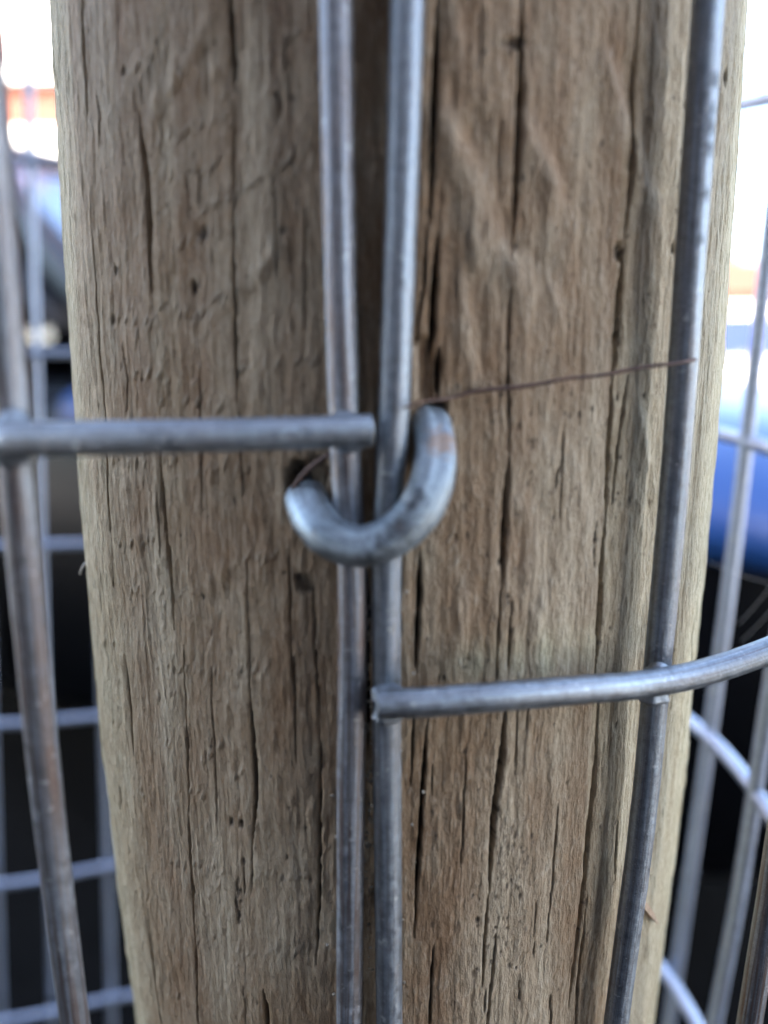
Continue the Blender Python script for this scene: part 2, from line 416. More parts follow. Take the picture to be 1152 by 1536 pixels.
def make_car(loc, rz, paint, label, name):
    c = empty(name, loc, rz); tag(c, label, 'car')
    st = [(-.0, .62, .34, .75), (-.03, .70, .28, .79), (-.14, .79, .22, .81), (-.4, .84, .20, .845), (-.8, .86, .20, .885), (-1.25, .87, .19, .925), (-1.6, .87, .19, .93), (-2.4, .87, .19, .94), (-3.2, .87, .19, .95), (-3.75, .85, .22, .95), (-4.0, .80, .26, .92), (-4.1, .70, .34, .84)]
    def sec(s):
        x, hw, zb, zt = s
        h = [(hw*.80, zb), (hw*.96, zb+.06), (hw, zb+(zt-zb)*.45), (hw*.985, zt-.10), (hw*.93, zt-.02), (hw*.6, zt+.015), (0, zt+.03)]
        return [(x, y, z) for y, z in h] + [(x, -y, z) for y, z in h[::-1][1:]] + [(x, 0, zb)]
    body = loft('body', st, sec, paint, c)
    # bonnet lid lying on the body
    V, F = [], []; bs = [q for q in st if -1.3 < q[0] < -.02]; ys = [-.99, -.955, -.90, -.6, -.3, 0, .3, .6, .90, .955, .99]
    for dz_ in (.012, -.03):
        for x, hw, zb, zt in bs:
            for y in ys: V.append((x, y*hw, zt + .032 - .02*abs(y) - (.0 if abs(y) < .7 else (abs(y)-.7)**2*1.1) + dz_))
    m1, n1 = len(bs), len(ys)
    for i in range(m1-1):
        for j in range(n1-1):
            a = i*n1+j; F.append((a, a+1, a+n1+1, a+n1)); a += m1*n1; F.append((a, a+n1, a+n1+1, a+1))
    ring = [j for j in range(n1)] + [i*n1+n1-1 for i in range(1, m1)] + [(m1-1)*n1+j for j in range(n1-2, -1, -1)] + [i*n1 for i in range(m1-2, 0, -1)]
    for a, b2 in zip(ring, ring[1:]+ring[:1]): F.append((b2, a, a+m1*n1, b2+m1*n1))
    me = bpy.data.meshes.new('bonnet'); me.from_pydata(V, [], F); link('bonnet', me, BONNET, c, True)
    # cabin: roof and pillars
    cs = [(-1.18, .80, .92, .93), (-1.5, .77, .92, 1.13), (-1.95, .70, .92, 1.40), (-2.4, .68, .92, 1.46), (-3.0, .68, .92, 1.45), (-3.4, .70, .92, 1.34), (-3.8, .76, .92, .99)]
    def csec(s):
        x, hw, zb, zt = s
        k = (zt-zb)/.54
        h = [(.80, zb), (.80-.06*k, zb+(zt-zb)*.5), (hw-.04*k, zt-.06*k), (hw*.8, zt-.01), (0, zt+.015)]
        return [(x, y, z) for y, z in h] + [(x, -y, z) for y, z in h[::-1][1:]]
    loft('cabin', cs, csec, paint, c)
    panel('windscreen', ((-1.25, -.70, .985), (-1.25, .70, .985), (-1.77, .585, 1.318), (-1.77, -.585, 1.318)), CARGLASS, c, .03)
    panel('windscreen_frame', ((-1.775, -.64, 1.321), (-1.775, .64, 1.321), (-1.93, .60, 1.41), (-1.93, -.60, 1.41)), paint, c, .036)
    for s in (-1, 1): panel('pillar', ((-1.25, s*.705, .985), (-1.25, s*.785, .985), (-1.77, s*.655, 1.318), (-1.77, s*.59, 1.318)), paint, c, .034)
    panel('rear_window', ((-3.78, -.62, 1.03), (-3.78, .62, 1.03), (-3.46, .55, 1.31), (-3.46, -.55, 1.31)), CARGLASS, c, .03)
    for s in (-1, 1):
        for (xa, xb, xc, xd) in ((-1.5, -2.38, -2.38, -1.98), (-2.46, -3.45, -3.2, -2.46)):
            panel('side_window', ((xa, s*.785, 1.0), (xb, s*.785, 1.0), (xc, s*.685, 1.36), (xd, s*.685, 1.36)), CARGLASS, c, .012)
        box_obj('window_trim', (-3.6, -1.35, s*.80-.008, s*.80+.008, .962, .985), CHROME, c)
        d = panel('door', ((-1.45, s*.872, .32), (-2.42, s*.872, .32), (-2.42, s*.862, .86), (-1.45, s*.862, .86)), paint, c, .006)
        box_obj('handle', (-2.36, -2.2, s*.885-.012, s*.885+.012, .76, .785), CHROME, d, .004)
        mi = box_obj('mirror', (-1.62, -1.48, s*.93-.09, s*.93+.09, .98, 1.10), paint, c, .03)
        bm = bmesh.new()
        for k in range(2):
            pass
        box(bm, -.18, .015, s*.58-.13, s*.58+.13, .60, .70, .03); from_bm('headlight', bm, LENS, c, True)
        bm = bmesh.new(); box(bm, -4.11, -4.0, s*.62-.1, s*.62+.1, .66, .84, .02); from_bm('tail_light', bm, REDL, c, True)
        for x in (-.82, -3.32):
            wz = empty('wheel', (x, s*.80, .31)); wz.parent = c
            pr = [(.20, -.09), (.27, -.10), (.305, -.075), (.31, 0), (.305, .075), (.27, .10), (.20, .09)]
            V, F = [], []; n = 36
            for k in range(n):
                a = 2*math.pi*k/n
                V += [(r*math.cos(a), y, r*math.sin(a)) for r, y in pr]
            q = len(pr)
            for k in range(n):
                for j in range(q-1): F.append((k*q+j, k*q+j+1, ((k+1) % n)*q+j+1, ((k+1) % n)*q+j))
            me = bpy.data.meshes.new('tyre'); me.from_pydata(V, [], F); link('tyre', me, RUBBER, wz)
            bm = bmesh.new()
            bmesh.ops.create_cone(bm, segments=32, radius1=.20, radius2=.20, depth=.10, cap_ends=True, matrix=Matrix.Rotation(R_(90), 4, 'X'))
            for k in range(5):
                r = bmesh.ops.create_cube(bm, size=1, matrix=Matrix.Rotation(k*2*math.pi/5, 4, 'Y') @ Matrix.Translation((.10, s*.055, 0)) @ Matrix.Diagonal((.17, .03, .05, 1)))
            from_bm('rim', bm, ALLOY, wz)
            bm = bmesh.new(); bmesh.ops.create_cone(bm, segments=36, radius1=.36, radius2=.36, depth=.10, cap_ends=True, matrix=Matrix.Translation((x, s*.795, .33)) @ Matrix.Rotation(R_(90), 4, 'X'))
            from_bm('wheel_arch', bm, BLACKP, c)
            wz.location.y = s*.795
    box_obj('grille', (-.10, .02, -.60, .60, .43, .73), BLACKP, c, .01)
    box_obj('bumper', (-.16, .02, -.58, .58, .27, .42), BLACKP, c, .04)
    return c
hx, hy = .85, -.527
# near corner of the nose sits about 0.8 m in front of the camera, the windscreen 2 m away on the left
nose = Vector((CAM.x + .60, CAM.y + .84, .015)) + Vector((.527, .85, 0))*.70
make_car(nose, math.atan2(hy, hx), NAVY, 'dark car with a sky reflection painted blue on its bonnet, parked just behind the post and mesh', 'parked_car')

# ------------------------------------------------------------------ wooden post
def build_post():
    nc, nr = 960, 640
    half = R_(88)
    zc0, zc1 = CAM.z - .155, CAM.z + .075
    th = np.linspace(-half, half, nc)
    zz = np.linspace(zc0, zc1, nr)
    U = th*POST_R                               # arc length of columns
    du = U[1]-U[0]; dz = zz[1]-zz[0]
    UU, ZZ = np.meshgrid(U, zz)
    fz = np.fft.fftfreq(nr, dz)[:, None]; fu = np.fft.fftfreq(nc, du)[None, :]
    def field(su, sz, seed):
        g = np.random.default_rng(seed).normal(size=(nr, nc))
        k = np.exp(-2*(np.pi*fu*su)**2 - 2*(np.pi*fz*sz)**2)
        f = np.fft.ifft2(np.fft.fft2(g)*k).real
        return f / f.std()
    # warp so that grain wanders slightly
    warp = field(.006, .03, 1)*.0006 + field(.002, .012, 2)*.00022
    H = field(.0011, .012, 3)*.00004 + field(.0005, .005, 4)*.000035 + field(.00022, .0030, 5)*.00003
    H += field(.00026, .0010, 41)*.000034 + field(.00016, .0006, 42)*.000020 + field(.0007, .0016, 43)*.000030
    tuft = field(.00035, .0011, 44)*np.clip(field(.006, .012, 45), 0, 2); H += np.clip(tuft-.6, 0, 3)*.00005
    H += field(.008, .03, 6)*.00028                      # gentle unevenness of the turned surface
    H += field(.0022, .005, 7)*.00007
    rid = field(.0004, .011, 8); H -= np.clip(rid-1.4, 0, 2)*.00009      # fine open grain
    dirt = np.clip((rid-1.7)*.3, 0, .3)
    speck = np.zeros_like(H); pale = np.zeros_like(H)
    # ---- drying cracks and one painted shade gap: pixel path, width (px), depth (mm)
    cracks = [
        ([(126, -30), (128, 30), (133, 120), (135, 215)], 7, 2.4), ([(137, 215), (142, 330), (150, 430)], 3, .8),
        ([(150, 420), (155, 530), (160, 590), (164, 640)], 7, 2.0), ([(164, 640), (168, 720), (172, 800)], 4, 1.1),
        ([(209, 165), (213, 200), (222, 260), (226, 330), (229, 390), (233, 440)], 11, 4.0),
        ([(339, -30), (341, 40), (344, 90), (346, 140)], 10, 2.6), ([(345, 150), (346, 220), (350, 320)], 4, 1.2),
        ([(348, 300), (350, 400), (352, 520), (358, 612)], 7, 2.2), ([(358, 612), (362, 690), (366, 745)], 4, 1.2),
        ([(243, 670), (249, 750), (257, 830), (261, 890), (264, 945)], 9, 3.2),
        ([(190, 980), (195, 1030), (199, 1080), (204, 1135)], 8, 2.2),
        ([(373, 840), (375, 950), (377, 1050)], 3, 1.0), ([(376, 1035), (380, 1120), (384, 1200), (379, 1275)], 9, 3.0), ([(379, 1275), (377, 1340)], 3, .8),
        ([(279, 960), (281, 1100), (283, 1225)], 3, .9), ([(283, 1225), (286, 1290), (291, 1385)], 9, 2.6), ([(291, 1385), (294, 1460), (297, 1560)], 5, 1.6),
        ([(434, 830), (436, 900), (438, 970)], 5, 1.4), ([(437, 970), (443, 1060), (446, 1150)], 2.5, .6),
        ([(470, 870), (473, 980), (480, 1080)], 4, 1.1), ([(480, 1080), (482, 1150), (479, 1300), (474, 1450)], 6, 1.9),
        ([(220, 1360), (228, 1430), (236, 1505)], 7, 2.0), ([(236, 1505), (246, 1570)], 5, 1.5), ([(394, 1485), (401, 1570)], 8, 2.2),
        ([(655, -30), (651, 60), (648, 130), (645, 240), (642, 340)], 9, 3.2), ([(655, 350), (651, 400), (647, 470), (644, 535)], 10, 3.2), ([(636, 340), (634, 430), (622, 520)], 5, 1.6),
        ([(655, 520), (656, 560), (655, 600)], 8, 2.0), ([(782, -30), (780, 50), (776, 180), (771, 310), (766, 390)], 10, 3.2), ([(765, 380), (762, 520), (764, 690)], 4, 1.2),
        ([(763, 685), (757, 780), (752, 880)], 9, 3.0), ([(752, 880), (746, 960), (742, 1040)], 4, 1.3), ([(768, 900), (764, 960), (762, 1010)], 4, 1.2),
        ([(756, 1060), (752, 1130), (742, 1200), (735, 1290), (733, 1340)], 10, 3.2), ([(733, 1340), (728, 1400), (722, 1480)], 5, 1.8), ([(744, 1400), (737, 1470), (729, 1560)], 4, 1.4),
        ([(959, -30), (951, 90), (945, 200), (942, 290), (934, 375)], 8, 2.6), ([(935, 375), (928, 450), (922, 545), (918, 570)], 15, 4.4), ([(918, 560), (912, 680), (907, 790)], 9, 3.2), ([(940, 560), (925, 680), (916, 760)], 5, 1.4),
        ([(907, 780), (901, 880), (896, 960), (893, 1010)], 11, 3.6), ([(897, 1040), (892, 1140), (882, 1240), (869, 1360), (855, 1480), (850, 1520)], 10, 3.4), ([(878, 1340), (868, 1450), (860, 1560)], 5, 1.6),
        ([(629, 830), (628, 920), (624, 1010)], 9, 2.8), ([(641, 1075), (634, 1180), (627, 1290), (621, 1410)], 7, 2.2), ([(622, 1060), (616, 1180)], 4, 1.2), ([(649, 1420), (643, 1560)], 4, 1.4),
        ([(1104, 190), (1096, 300), (1086, 410)], 4, 1.3), ([(1056, 760), (1050, 820), (1044, 870)], 7, 2.0), ([(1024, 1160), (1017, 1230), (1011, 1280)], 5, 1.5), ([(992, 1400), (984, 1470), (977, 1560)], 4, 1.3),
        ([(1044, 860), (1040, 960)], 3, .8), ([(552, 860), (551, 1000), (552, 1140)], 9, 2.5), ([(835, 1200), (826, 1330), (817, 1420)], 2.5, .7), ([(318, 1010), (322, 1130), (326, 1260)], 2.5, .6),  # the crack between the paired wires stands in for shade there
        ([(455, 300), (458, 500)], 2.5, .6), ([(410, 250), (413, 420)], 2.5, .5), ([(300, 560), (306, 760)], 2.5, .6), ([(846, 620), (838, 800)], 2.5, .6), ([(700, 1130), (690, 1300)], 2.5, .6),
    ]
    rnd = random.Random(21)
    for k in range(45):                                   # short hairline checks all over
        x = rnd.uniform(120, 1080); y = rnd.uniform(-20, 1540); l = rnd.uniform(30, 130)
        s = (597-x)/6200
        cracks.append(([(x, y), (x+s*l+rnd.uniform(-2, 2), y+l*.5), (x+s*l, y+l)], rnd.uniform(1.5, 3.0), rnd.uniform(.25, .6)))
    for pts, wpx, dep in cracks:
        uv = [post_uv(*p) for p in pts]
        ku = np.array([q[0] for q in uv]); kz = np.array([q[1] for q in uv])
        o = np.argsort(kz); ku, kz = ku[o], kz[o]
        z0, z1 = kz[0], kz[-1]
        r0 = max(int((z0-zc0)/dz)-2, 0); r1 = min(int((z1-zc0)/dz)+3, nr)
        if r1 <= r0: continue
        zr = zz[r0:r1]
        uc = np.interp(zr, kz, ku) + np.interp(zr, zz, warp[:, nc//2])*.2
        jit = np.random.default_rng(int(abs(pts[0][0]*7+pts[0][1]*3))+1)
        nj = jit.normal(size=len(zr)+80)
        j1 = np.convolve(nj, np.hanning(41)/20, 'valid')[:len(zr)]; j2 = np.convolve(nj[::-1], np.hanning(9)/4, 'valid')[:len(zr)]
        uc = uc + j1*.00016 + j2*.00005
        t = np.clip((zr-z0)/max(z1-z0, 1e-6), 0, 1)
        env = np.clip(np.minimum(t, 1-t)*3.2, 0, 1)**.6 * (1 + .30*j1*1.2 + .2*j2)
        env = np.clip(env, 0, 1.6)
        env[(zr < z0) | (zr > z1)] = 0
        half_w = np.maximum(wpx*.43*.0000795*env, 1e-6)[:, None]     # px to metres on the post
        half_w = np.maximum(half_w, .00009)
        s = (U[None, :] - uc[:, None])
        prof = np.clip(1 - (np.abs(s)/half_w)**2.2, 0, 1)
        shoulder = np.exp(-(s/(half_w*2.6))**2)
        H[r0:r1] -= prof*(dep*.001)*np.clip(env, 0, 1)[:, None]
        H[r0:r1] -= shoulder*.00012*env[:, None]*min(wpx/8, 1)
        H[r0:r1] += np.exp(-((s-half_w*2.2)/(half_w*1.0))**2)*.00010*env[:, None]*min(wpx/8, 1)
        dirt[r0:r1] = np.maximum(dirt[r0:r1], np.clip(prof*1.6, 0, 1)*np.clip(env*1.3, 0, 1)[:, None]*min(.45+wpx/10, 1))
    # ---- chatter marks of the peeling cutter: little slanted comma-shaped ridges in short rows
    def bump_at(px, py, lpx, wpx, tilt, h, pl=.5):
        u, z = post_uv(px, py); k = .0000795
        c0 = int((u-U[0])/du); q0 = int((z-zc0)/dz); R1 = int(lpx*k*2.2/du)+4; R2 = int(lpx*k*2.2/dz)+4
        a0, a1 = max(c0-R1, 0), min(c0+R1, nc); b0, b1 = max(q0-R2, 0), min(q0+R2, nr)
        if a1 <= a0 or b1 <= b0: return
        x = UU[b0:b1, a0:a1]-u; y = ZZ[b0:b1, a0:a1]-z
        ca, sa = math.cos(tilt), math.sin(tilt)
        l = x*sa + y*ca; s = x*ca - y*sa
        s = s + (l*l)/(lpx*k*2.2)*.5
        g = np.exp(-(l/(lpx*k*.5))**2)
        b = g*np.exp(-(s/(wpx*k*.5))**2) - .7*g*np.exp(-((s-wpx*k*.9)/(wpx*k*.5))**2)
        H[b0:b1, a0:a1] += b*h
        pale[b0:b1, a0:a1] = np.maximum(pale[b0:b1, a0:a1], np.clip(b, 0, 1)*pl)
    rows = [(200, 105, 260, 80, 3), (240, 210, 345, 175, 9), (255, 275, 330, 235, 7), (300, 320, 370, 280, 8), (270, 375, 320, 345, 4), (240, 455, 300, 480, 6), (290, 480, 345, 440, 7),
            (180, 480, 240, 490, 5), (330, 150, 450, 40, 7), (360, 285, 470, 210, 8), (360, 550, 480, 545, 8), (200, 560, 300, 575, 6), (190, 700, 270, 690, 6), (290, 705, 380, 700, 6),
            (185, 820, 240, 800, 6), (225, 600, 340, 610, 7), (350, 840, 420, 835, 5), (190, 880, 280, 890, 6), (235, 1000, 330, 1005, 9), (355, 1010, 405, 1005, 4), (238, 1045, 265, 1040, 4),
            (245, 1120, 262, 1118, 3), (300, 1150, 330, 1110, 5), (350, 1160, 372, 1150, 3), (255, 1290, 340, 1310, 9), (285, 1180, 310, 1200, 4), (370, 1310, 460, 1320, 8), (355, 1430, 470, 1425, 10),
            (295, 1410, 340, 1400, 5), (205, 1340, 222, 1350, 3), (240, 1490, 275, 1500, 5), (205, 1180, 225, 1190, 3), (160, 960, 180, 965, 3), (170, 1080, 185, 1078, 3),
            (700, 1040, 760, 1060, 4), (780, 740, 830, 800, 5), (660, 760, 690, 880, 6), (820, 1300, 850, 1330, 4), (640, 1480, 690, 1470, 4)]
    for x0, y0, x1, y1, n in rows:
        for k in range(n):
            t = (k+.5)/n
            bump_at(x0+(x1-x0)*t+rnd.uniform(-4, 4), y0+(y1-y0)*t+rnd.uniform(-6, 6), rnd.uniform(9, 24), rnd.uniform(3.5, 6.5), R_(rnd.uniform(12, 45)), rnd.uniform(.00006, .00020), .8)
    for k in range(170):
        bump_at(rnd.uniform(110, 1090), rnd.uniform(0, 1530), rnd.uniform(8, 26), rnd.uniform(4, 8), R_(rnd.uniform(5, 40)), rnd.uniform(.00004, .00013), .25)
    # long torn ridges right of the wires
    for pts, wpx, h in (([(662, 170), (690, 250), (720, 310), (745, 370), (790, 440)], 26, .00042), ([(700, 330), (720, 390), (735, 440)], 20, .00028), ([(785, 180), (800, 215), (830, 280), (835, 330)], 22, .00034),
                        ([(905, 90), (960, 260), (985, 330)], 22, .0003), ([(690, 420), (700, 520), (720, 590)], 16, .0002), ([(830, 430), (840, 500)], 14, .0002), ([(680, 20), (690, 90)], 16, .0002),
                        ([(860, 700), (880, 780), (872, 860)], 16, .0002), ([(770, 740), (800, 800), (790, 900)], 18, .0002), ([(700, 900), (690, 980)], 14, .0002), ([(820, 880), (800, 960)], 16, .0002),
                        ([(960, 620), (965, 720), (955, 800)], 20, .0002), ([(300, 60), (255, 130), (230, 170)], 14, .00022), ([(415, 380), (330, 460), (310, 500)], 12, .00018)):
        for (xa, ya), (xb, yb) in zip(pts[:-1], pts[1:]):
            n = max(int(math.hypot(xb-xa, yb-ya)/14), 1)
            for k in range(n):
                t = k/n; tl = math.atan2(-(xb-xa), (yb-ya))
                bump_at(xa+(xb-xa)*t+rnd.uniform(-3, 3), ya+(yb-ya)*t, 46, wpx*rnd.uniform(1.0, 2.0), tl*rnd.uniform(.3, .9), h*rnd.uniform(.25, .7), rnd.uniform(.15, .4))
    # ---- black specks, pinholes and the small knot
    def spot(px, py, rx, ry, amt=1.0, dep=.0002):
        u, z = post_uv(px, py); k = .0000795
        c0 = int((u-U[0])/du); q0 = int((z-zc0)/dz); R1 = int(rx*k*2.5/du)+4; R2 = int(ry*k*2.5/dz)+4
        a0, a1 = max(c0-R1, 0), min(c0+R1, nc); b0, b1 = max(q0-R2, 0), min(q0+R2, nr)
        if a1 <= a0 or b1 <= b0: return
        x = (UU[b0:b1, a0:a1]-u)/(rx*k); y = (ZZ[b0:b1, a0:a1]-z)/(ry*k)
        rr = x*x + y*y + .35*np.random.default_rng(int(px*13+py)).normal(size=x.shape)*.6
        g = np.clip(1.35-rr, 0, 1)*amt
        speck[b0:b1, a0:a1] = np.maximum(speck[b0:b1, a0:a1], g); H[b0:b1, a0:a1] -= np.clip(g, 0, 1)*dep
    spot(457, 874, 12, 14, .75, .0004); spot(449, 866, 7, 8, .8, .0003); spot(462, 884, 8, 6, .8, .0004); spot(930, 378, 9, 12, .9, .0009); spot(1006, 373, 5, 10, .9, .0005); spot(774, 64, 9, 7, .9, .0006); spot(763, 64, 12, 5, .6, .0003)
    spot(306, 350, 8, 10, .7, .0004); spot(425, 345, 5, 6, .7); spot(437, 145, 6, 5, .6); spot(292, 432, 5, 10, .8, .0005); spot(190, 108, 5, 6, .7, .0004); spot(178, 405, 4, 8, .7, .0004); spot(175, 480, 6, 9, .6, .0005)
    spot(1079, 117, 6, 12, .9, .0004); spot(447, 722, 15, 26, .8, .0030); spot(472, 712, 20, 24, .5, .0018); spot(655, 612, 14, 10, .9, .0012); spot(347, 1233, 5, 9, .9, .0003); spot(362, 1236, 5, 7, .9, .0003); spot(365, 1292, 4, 6, .8)
    for yy in range(1320, 1392, 9): spot(354+rnd.uniform(-2, 3), yy, 4, 8, rnd.uniform(.5, .9), .0003)
    for k in range(60): spot(760+rnd.gauss(0, 16), 1275+rnd.gauss(0, 26), rnd.uniform(1.2, 3.6), rnd.uniform(2, 5), rnd.uniform(.35, .8), .00006)
    for k in range(40): spot(745+rnd.gauss(0, 18), 1400+rnd.gauss(0, 45), rnd.uniform(1.2, 3.2), rnd.uniform(1.5, 4), rnd.uniform(.5, .95))
    for k in range(150): spot(rnd.uniform(640, 1010), rnd.uniform(560, 1530), rnd.uniform(1.2, 3.6), rnd.uniform(1.8, 6), rnd.uniform(.4, .95))
    for k in range(110): spot(rnd.uniform(640, 1070), rnd.uniform(20, 900), rnd.uniform(1.5, 4), rnd.uniform(2, 6), rnd.uniform(.3, .8))
    for k in range(110): spot(rnd.uniform(120, 480), rnd.uniform(0, 1530), rnd.uniform(1.2, 3), rnd.uniform(1.8, 6), rnd.uniform(.3, .85))
    # ---- broken-out sliver beside the staple
    u, z = post_uv(634, 560); gx = np.clip(1-np.abs((UU-u)/.0012)**6, 0, 1)*np.clip(1-np.abs((ZZ-z)/.0042)**6, 0, 1); H -= gx*.0010
    u, z = post_uv(622, 562); gx = np.clip(1-np.abs((UU-u)/.0005)**6, 0, 1)*np.clip(1-np.abs((ZZ-z)/.0034)**6, 0, 1); H += gx*.0012; pale = np.maximum(pale, gx*.5)
    # ---- colour fields
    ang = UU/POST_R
    green = np.clip((np.abs(ang+.03)-.62)/.45, 0, 1)*.9 + field(.004, .03, 31)*.12*(np.abs(ang) > .5)  # greenish algae, plus side light painted in as paler edges
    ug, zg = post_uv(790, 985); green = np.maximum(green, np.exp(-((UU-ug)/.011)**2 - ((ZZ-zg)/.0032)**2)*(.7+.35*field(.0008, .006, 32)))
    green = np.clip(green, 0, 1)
    tone_sidelit = np.clip(.38*field(.004, .012, 33) + .30*field(.0012, .010, 34) + .42*np.clip(ang/.75, -.2, 1), 0, 1)  # random wood tone, plus painted light that brightens the right side
    # ---- assemble one grid: fine front, plain back, plain above and below
    back = np.linspace(half, 2*math.pi-half, 50)[1:-1]
    TH = np.concatenate([th, back]); NC = len(TH)
    zlow = np.linspace(0.0, zc0, 14)[:-1]; zhigh = np.linspace(zc1, 1.42, 10)[1:]
    ZA = np.concatenate([zlow, zz, zhigh]); NR = len(ZA)
    D = np.zeros((NR, NC)); e = np.clip(np.minimum(np.arange(nc), np.arange(nc)[::-1])/12.0, 0, 1)[None, :]
    ez = np.clip(np.minimum(np.arange(nr), np.arange(nr)[::-1])/8.0, 0, 1)[:, None]
    D[len(zlow):len(zlow)+nr, :nc] = H*e*ez
    def full(f, fill):
        A = np.full((NR, NC), fill, np.float32); A[len(zlow):len(zlow)+nr, :nc] = f; return A.ravel()
    RR = POST_R*(1 + swell(ZA))[:, None] + D
    X = RR*np.sin(TH)[None, :]; Y = -RR*np.cos(TH)[None, :]; Zg = np.repeat(ZA[:, None], NC, 1)
    co = np.stack([X, Y, Zg], -1).reshape(-1, 3).astype(np.float32)
    i = np.arange(NR-1)[:, None]; j = np.arange(NC)[None, :]; j2 = (j+1) % NC
    q = np.stack([i*NC+j, i*NC+j2, (i+1)*NC+j2, (i+1)*NC+j], -1).reshape(-1, 4).astype(np.int32)
    me = bpy.data.meshes.new('fence_post')
    nv, nf = len(co), len(q)
    me.vertices.add(nv); me.vertices.foreach_set('co', co.ravel())
    capn = NC*2
    me.loops.add(nf*4 + capn); me.polygons.add(nf+2)
    loops = np.concatenate([q.ravel(), (np.arange(NC) + (NR-1)*NC), np.arange(NC)[::-1]]).astype(np.int32)
    me.loops.foreach_set('vertex_index', loops)
    starts = np.concatenate([np.arange(nf)*4, [nf*4, nf*4+NC]]).astype(np.int32)
    me.polygons.foreach_set('loop_start', starts)
    sm = np.ones(nf+2, bool); sm[-2:] = False; me.polygons.foreach_set('use_smooth', sm)
    me.update(calc_edges=True); me.validate()
    for nm, f, fill in (('tone_sidelit', tone_sidelit, .3), ('dirt', dirt, 0), ('speck', speck, 0), ('green', green, .7), ('pale', pale, 0)):
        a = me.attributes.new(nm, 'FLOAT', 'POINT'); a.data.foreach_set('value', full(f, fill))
    me.materials.append(WOOD)
    o = bpy.data.objects.new('fence_post', me); COL.objects.link(o)
    return tag(o, 'round weathered timber post split by long drying cracks, greenish and painted lighter at its sides', 'fence post')
build_post()

# ------------------------------------------------------------------ welded mesh
WR = .00165
def ext(p, q, d):                     # lengthen a path past its end by d metres
    v = (Vector(p)-Vector(q)).normalized(); return Vector(p) + v*d
def wire(name, pts, parent, m, seed, e0=.12, e1=.12, n=26, rough=.000010, seg=24):
    pts = [Vector(p) for p in pts]
    if e0: pts = [ext(pts[0], pts[1], e0)] + pts
    if e1: pts = pts + [ext(pts[-1], pts[-2], e1)]
    return link(name, tube_mesh(name, pts, WR, seg, n, rough, seed=seed), m, parent)
def weld(p, parent, m, s=(1.25, .8, .8), seed=1, r=.0017):
    bm = bmesh.new(); bmesh.ops.create_icosphere(bm, subdivisions=3, radius=r)
    rg = random.Random(seed); ph = [rg.uniform(0, 6) for _ in range(3)]
    for v in bm.verts:
        n = v.co.normalized(); k = 1 + .10*math.sin(5*n.x+ph[0]) + .08*math.sin(7*n.z+ph[1]) + .06*math.sin(9*n.y+ph[2])
        v.co = Vector((v.co.x*s[0], v.co.y*s[1], v.co.z*s[2]))*k + Vector(p)
    return from_bm('weld', bm, m, parent, True)

rw = POST_R + WR + .0003
def mark(o, name, spots):
    me = o.data; n = len(me.vertices); co = np.empty(n*3, np.float32); me.vertices.foreach_get('co', co); co = co.reshape(-1, 3)
    v = np.zeros(n); rg = np.random.default_rng(len(spots)+3)
    for p, r, amt in spots:
        d = np.linalg.norm(co-np.array(p), axis=1)/r
        v = np.maximum(v, np.clip(1.5-d-.25*rg.normal(size=n), 0, 1)*amt)
    a = me.attributes.new(name, 'FLOAT', 'POINT'); a.data.foreach_set('value', v.astype(np.float32))
# left sheet: its last wire is stapled on the post, it comes forward to the left
ml = empty('wire_mesh_sheet', (0, -POST_R, 0)); ml.location = (0, 0, 0)
tag(ml, 'galvanised mesh sheet reaching in from the left, its last wire stapled to the post', 'wire mesh')
wire('vertical_wire', [on_post(504, 0, rw), on_post(508, 300, rw), on_post(515, 600, rw), on_post(521, 740, rw), on_post(529, 900, rw), on_post(526, 1200, rw), on_post(524, 1536, rw)], ml, ZINC_BROWN, 1)
wire('vertical_wire', [at(-32, 0, .0715), at(9, 500, .0740), at(30, 760, .0752), at(48, 960, .0767), at(67, 1160, .0783), at(90, 1360, .0800), at(113, 1536, .0815)], ml, ZINC_BROWN, 2)
hl_ = wire('horizontal_wire', [at(-150, 661, .0660), at(0, 659, .0712), at(150, 657, .0752), at(300, 654, .0780), at(430, 650, .0798), at(556, 646, .0812)], ml, ZINC, 3, e1=0, n=50)
mark(hl_, 'grime', [(at(500, 672, .080), .0014, .6), (at(549, 668, .080), .0009, .7), (at(40, 684, .071), .0018, .6), (at(200, 678, .075), .0012, .35)])
weld(at(518, 636, .0832), hl_, ZINC, (1.35, .8, .75), 3)
weld(at(524, 664, .0832), hl_, ZINC, (1.15, .8, .6), 9)
weld(at(20, 640, .0735), hl_, ZINC, (1.2, .8, 1.0), 4)
weld(at(20, 676, .0735), hl_, ZINC, (1.2, .8, 1.0), 5)
# right sheet: starts on the post and bends round its right side
mr = empty('wire_mesh_sheet', (0, 0, 0))
tag(mr, 'galvanised mesh sheet running from the staple and bending round the right of the post', 'wire mesh')
wire('vertical_wire', [on_post(611, 0, rw), on_post(602, 300, rw), on_post(591, 600, rw), on_post(584, 740, rw), on_post(579, 900, rw), on_post(581, 1200, rw), on_post(584, 1536, rw)], mr, ZINC, 6)
wv_ = wire('vertical_wire', [at(1062, 0, .0935), at(1039, 330, .0935), at(1013, 700, .0938), at(990, 960, .0940), at(964, 1230, .0942), at(924, 1536, .0945)], mr, ZINC, 7, n=60)
mark(wv_, 'grime', [(at(1075, 118, .092), .0008, 1), (at(1071, 165, .092), .0006, .9), (at(1069, 190, .092), .0009, 1), (at(1066, 222, .092), .0007, 1), (at(1058, 290, .092), .0006, .9), (at(1052, 360, .092), .0005, .8), (at(1010, 985, .0925), .0010, .8), (at(975, 990, .0925), .0012, .6)])
wire('vertical_wire', [at(1208, 975, .0980), at(1163, 1290, .0980), at(1124, 1536, .0980)], mr, ZINC_BROWN, 8)
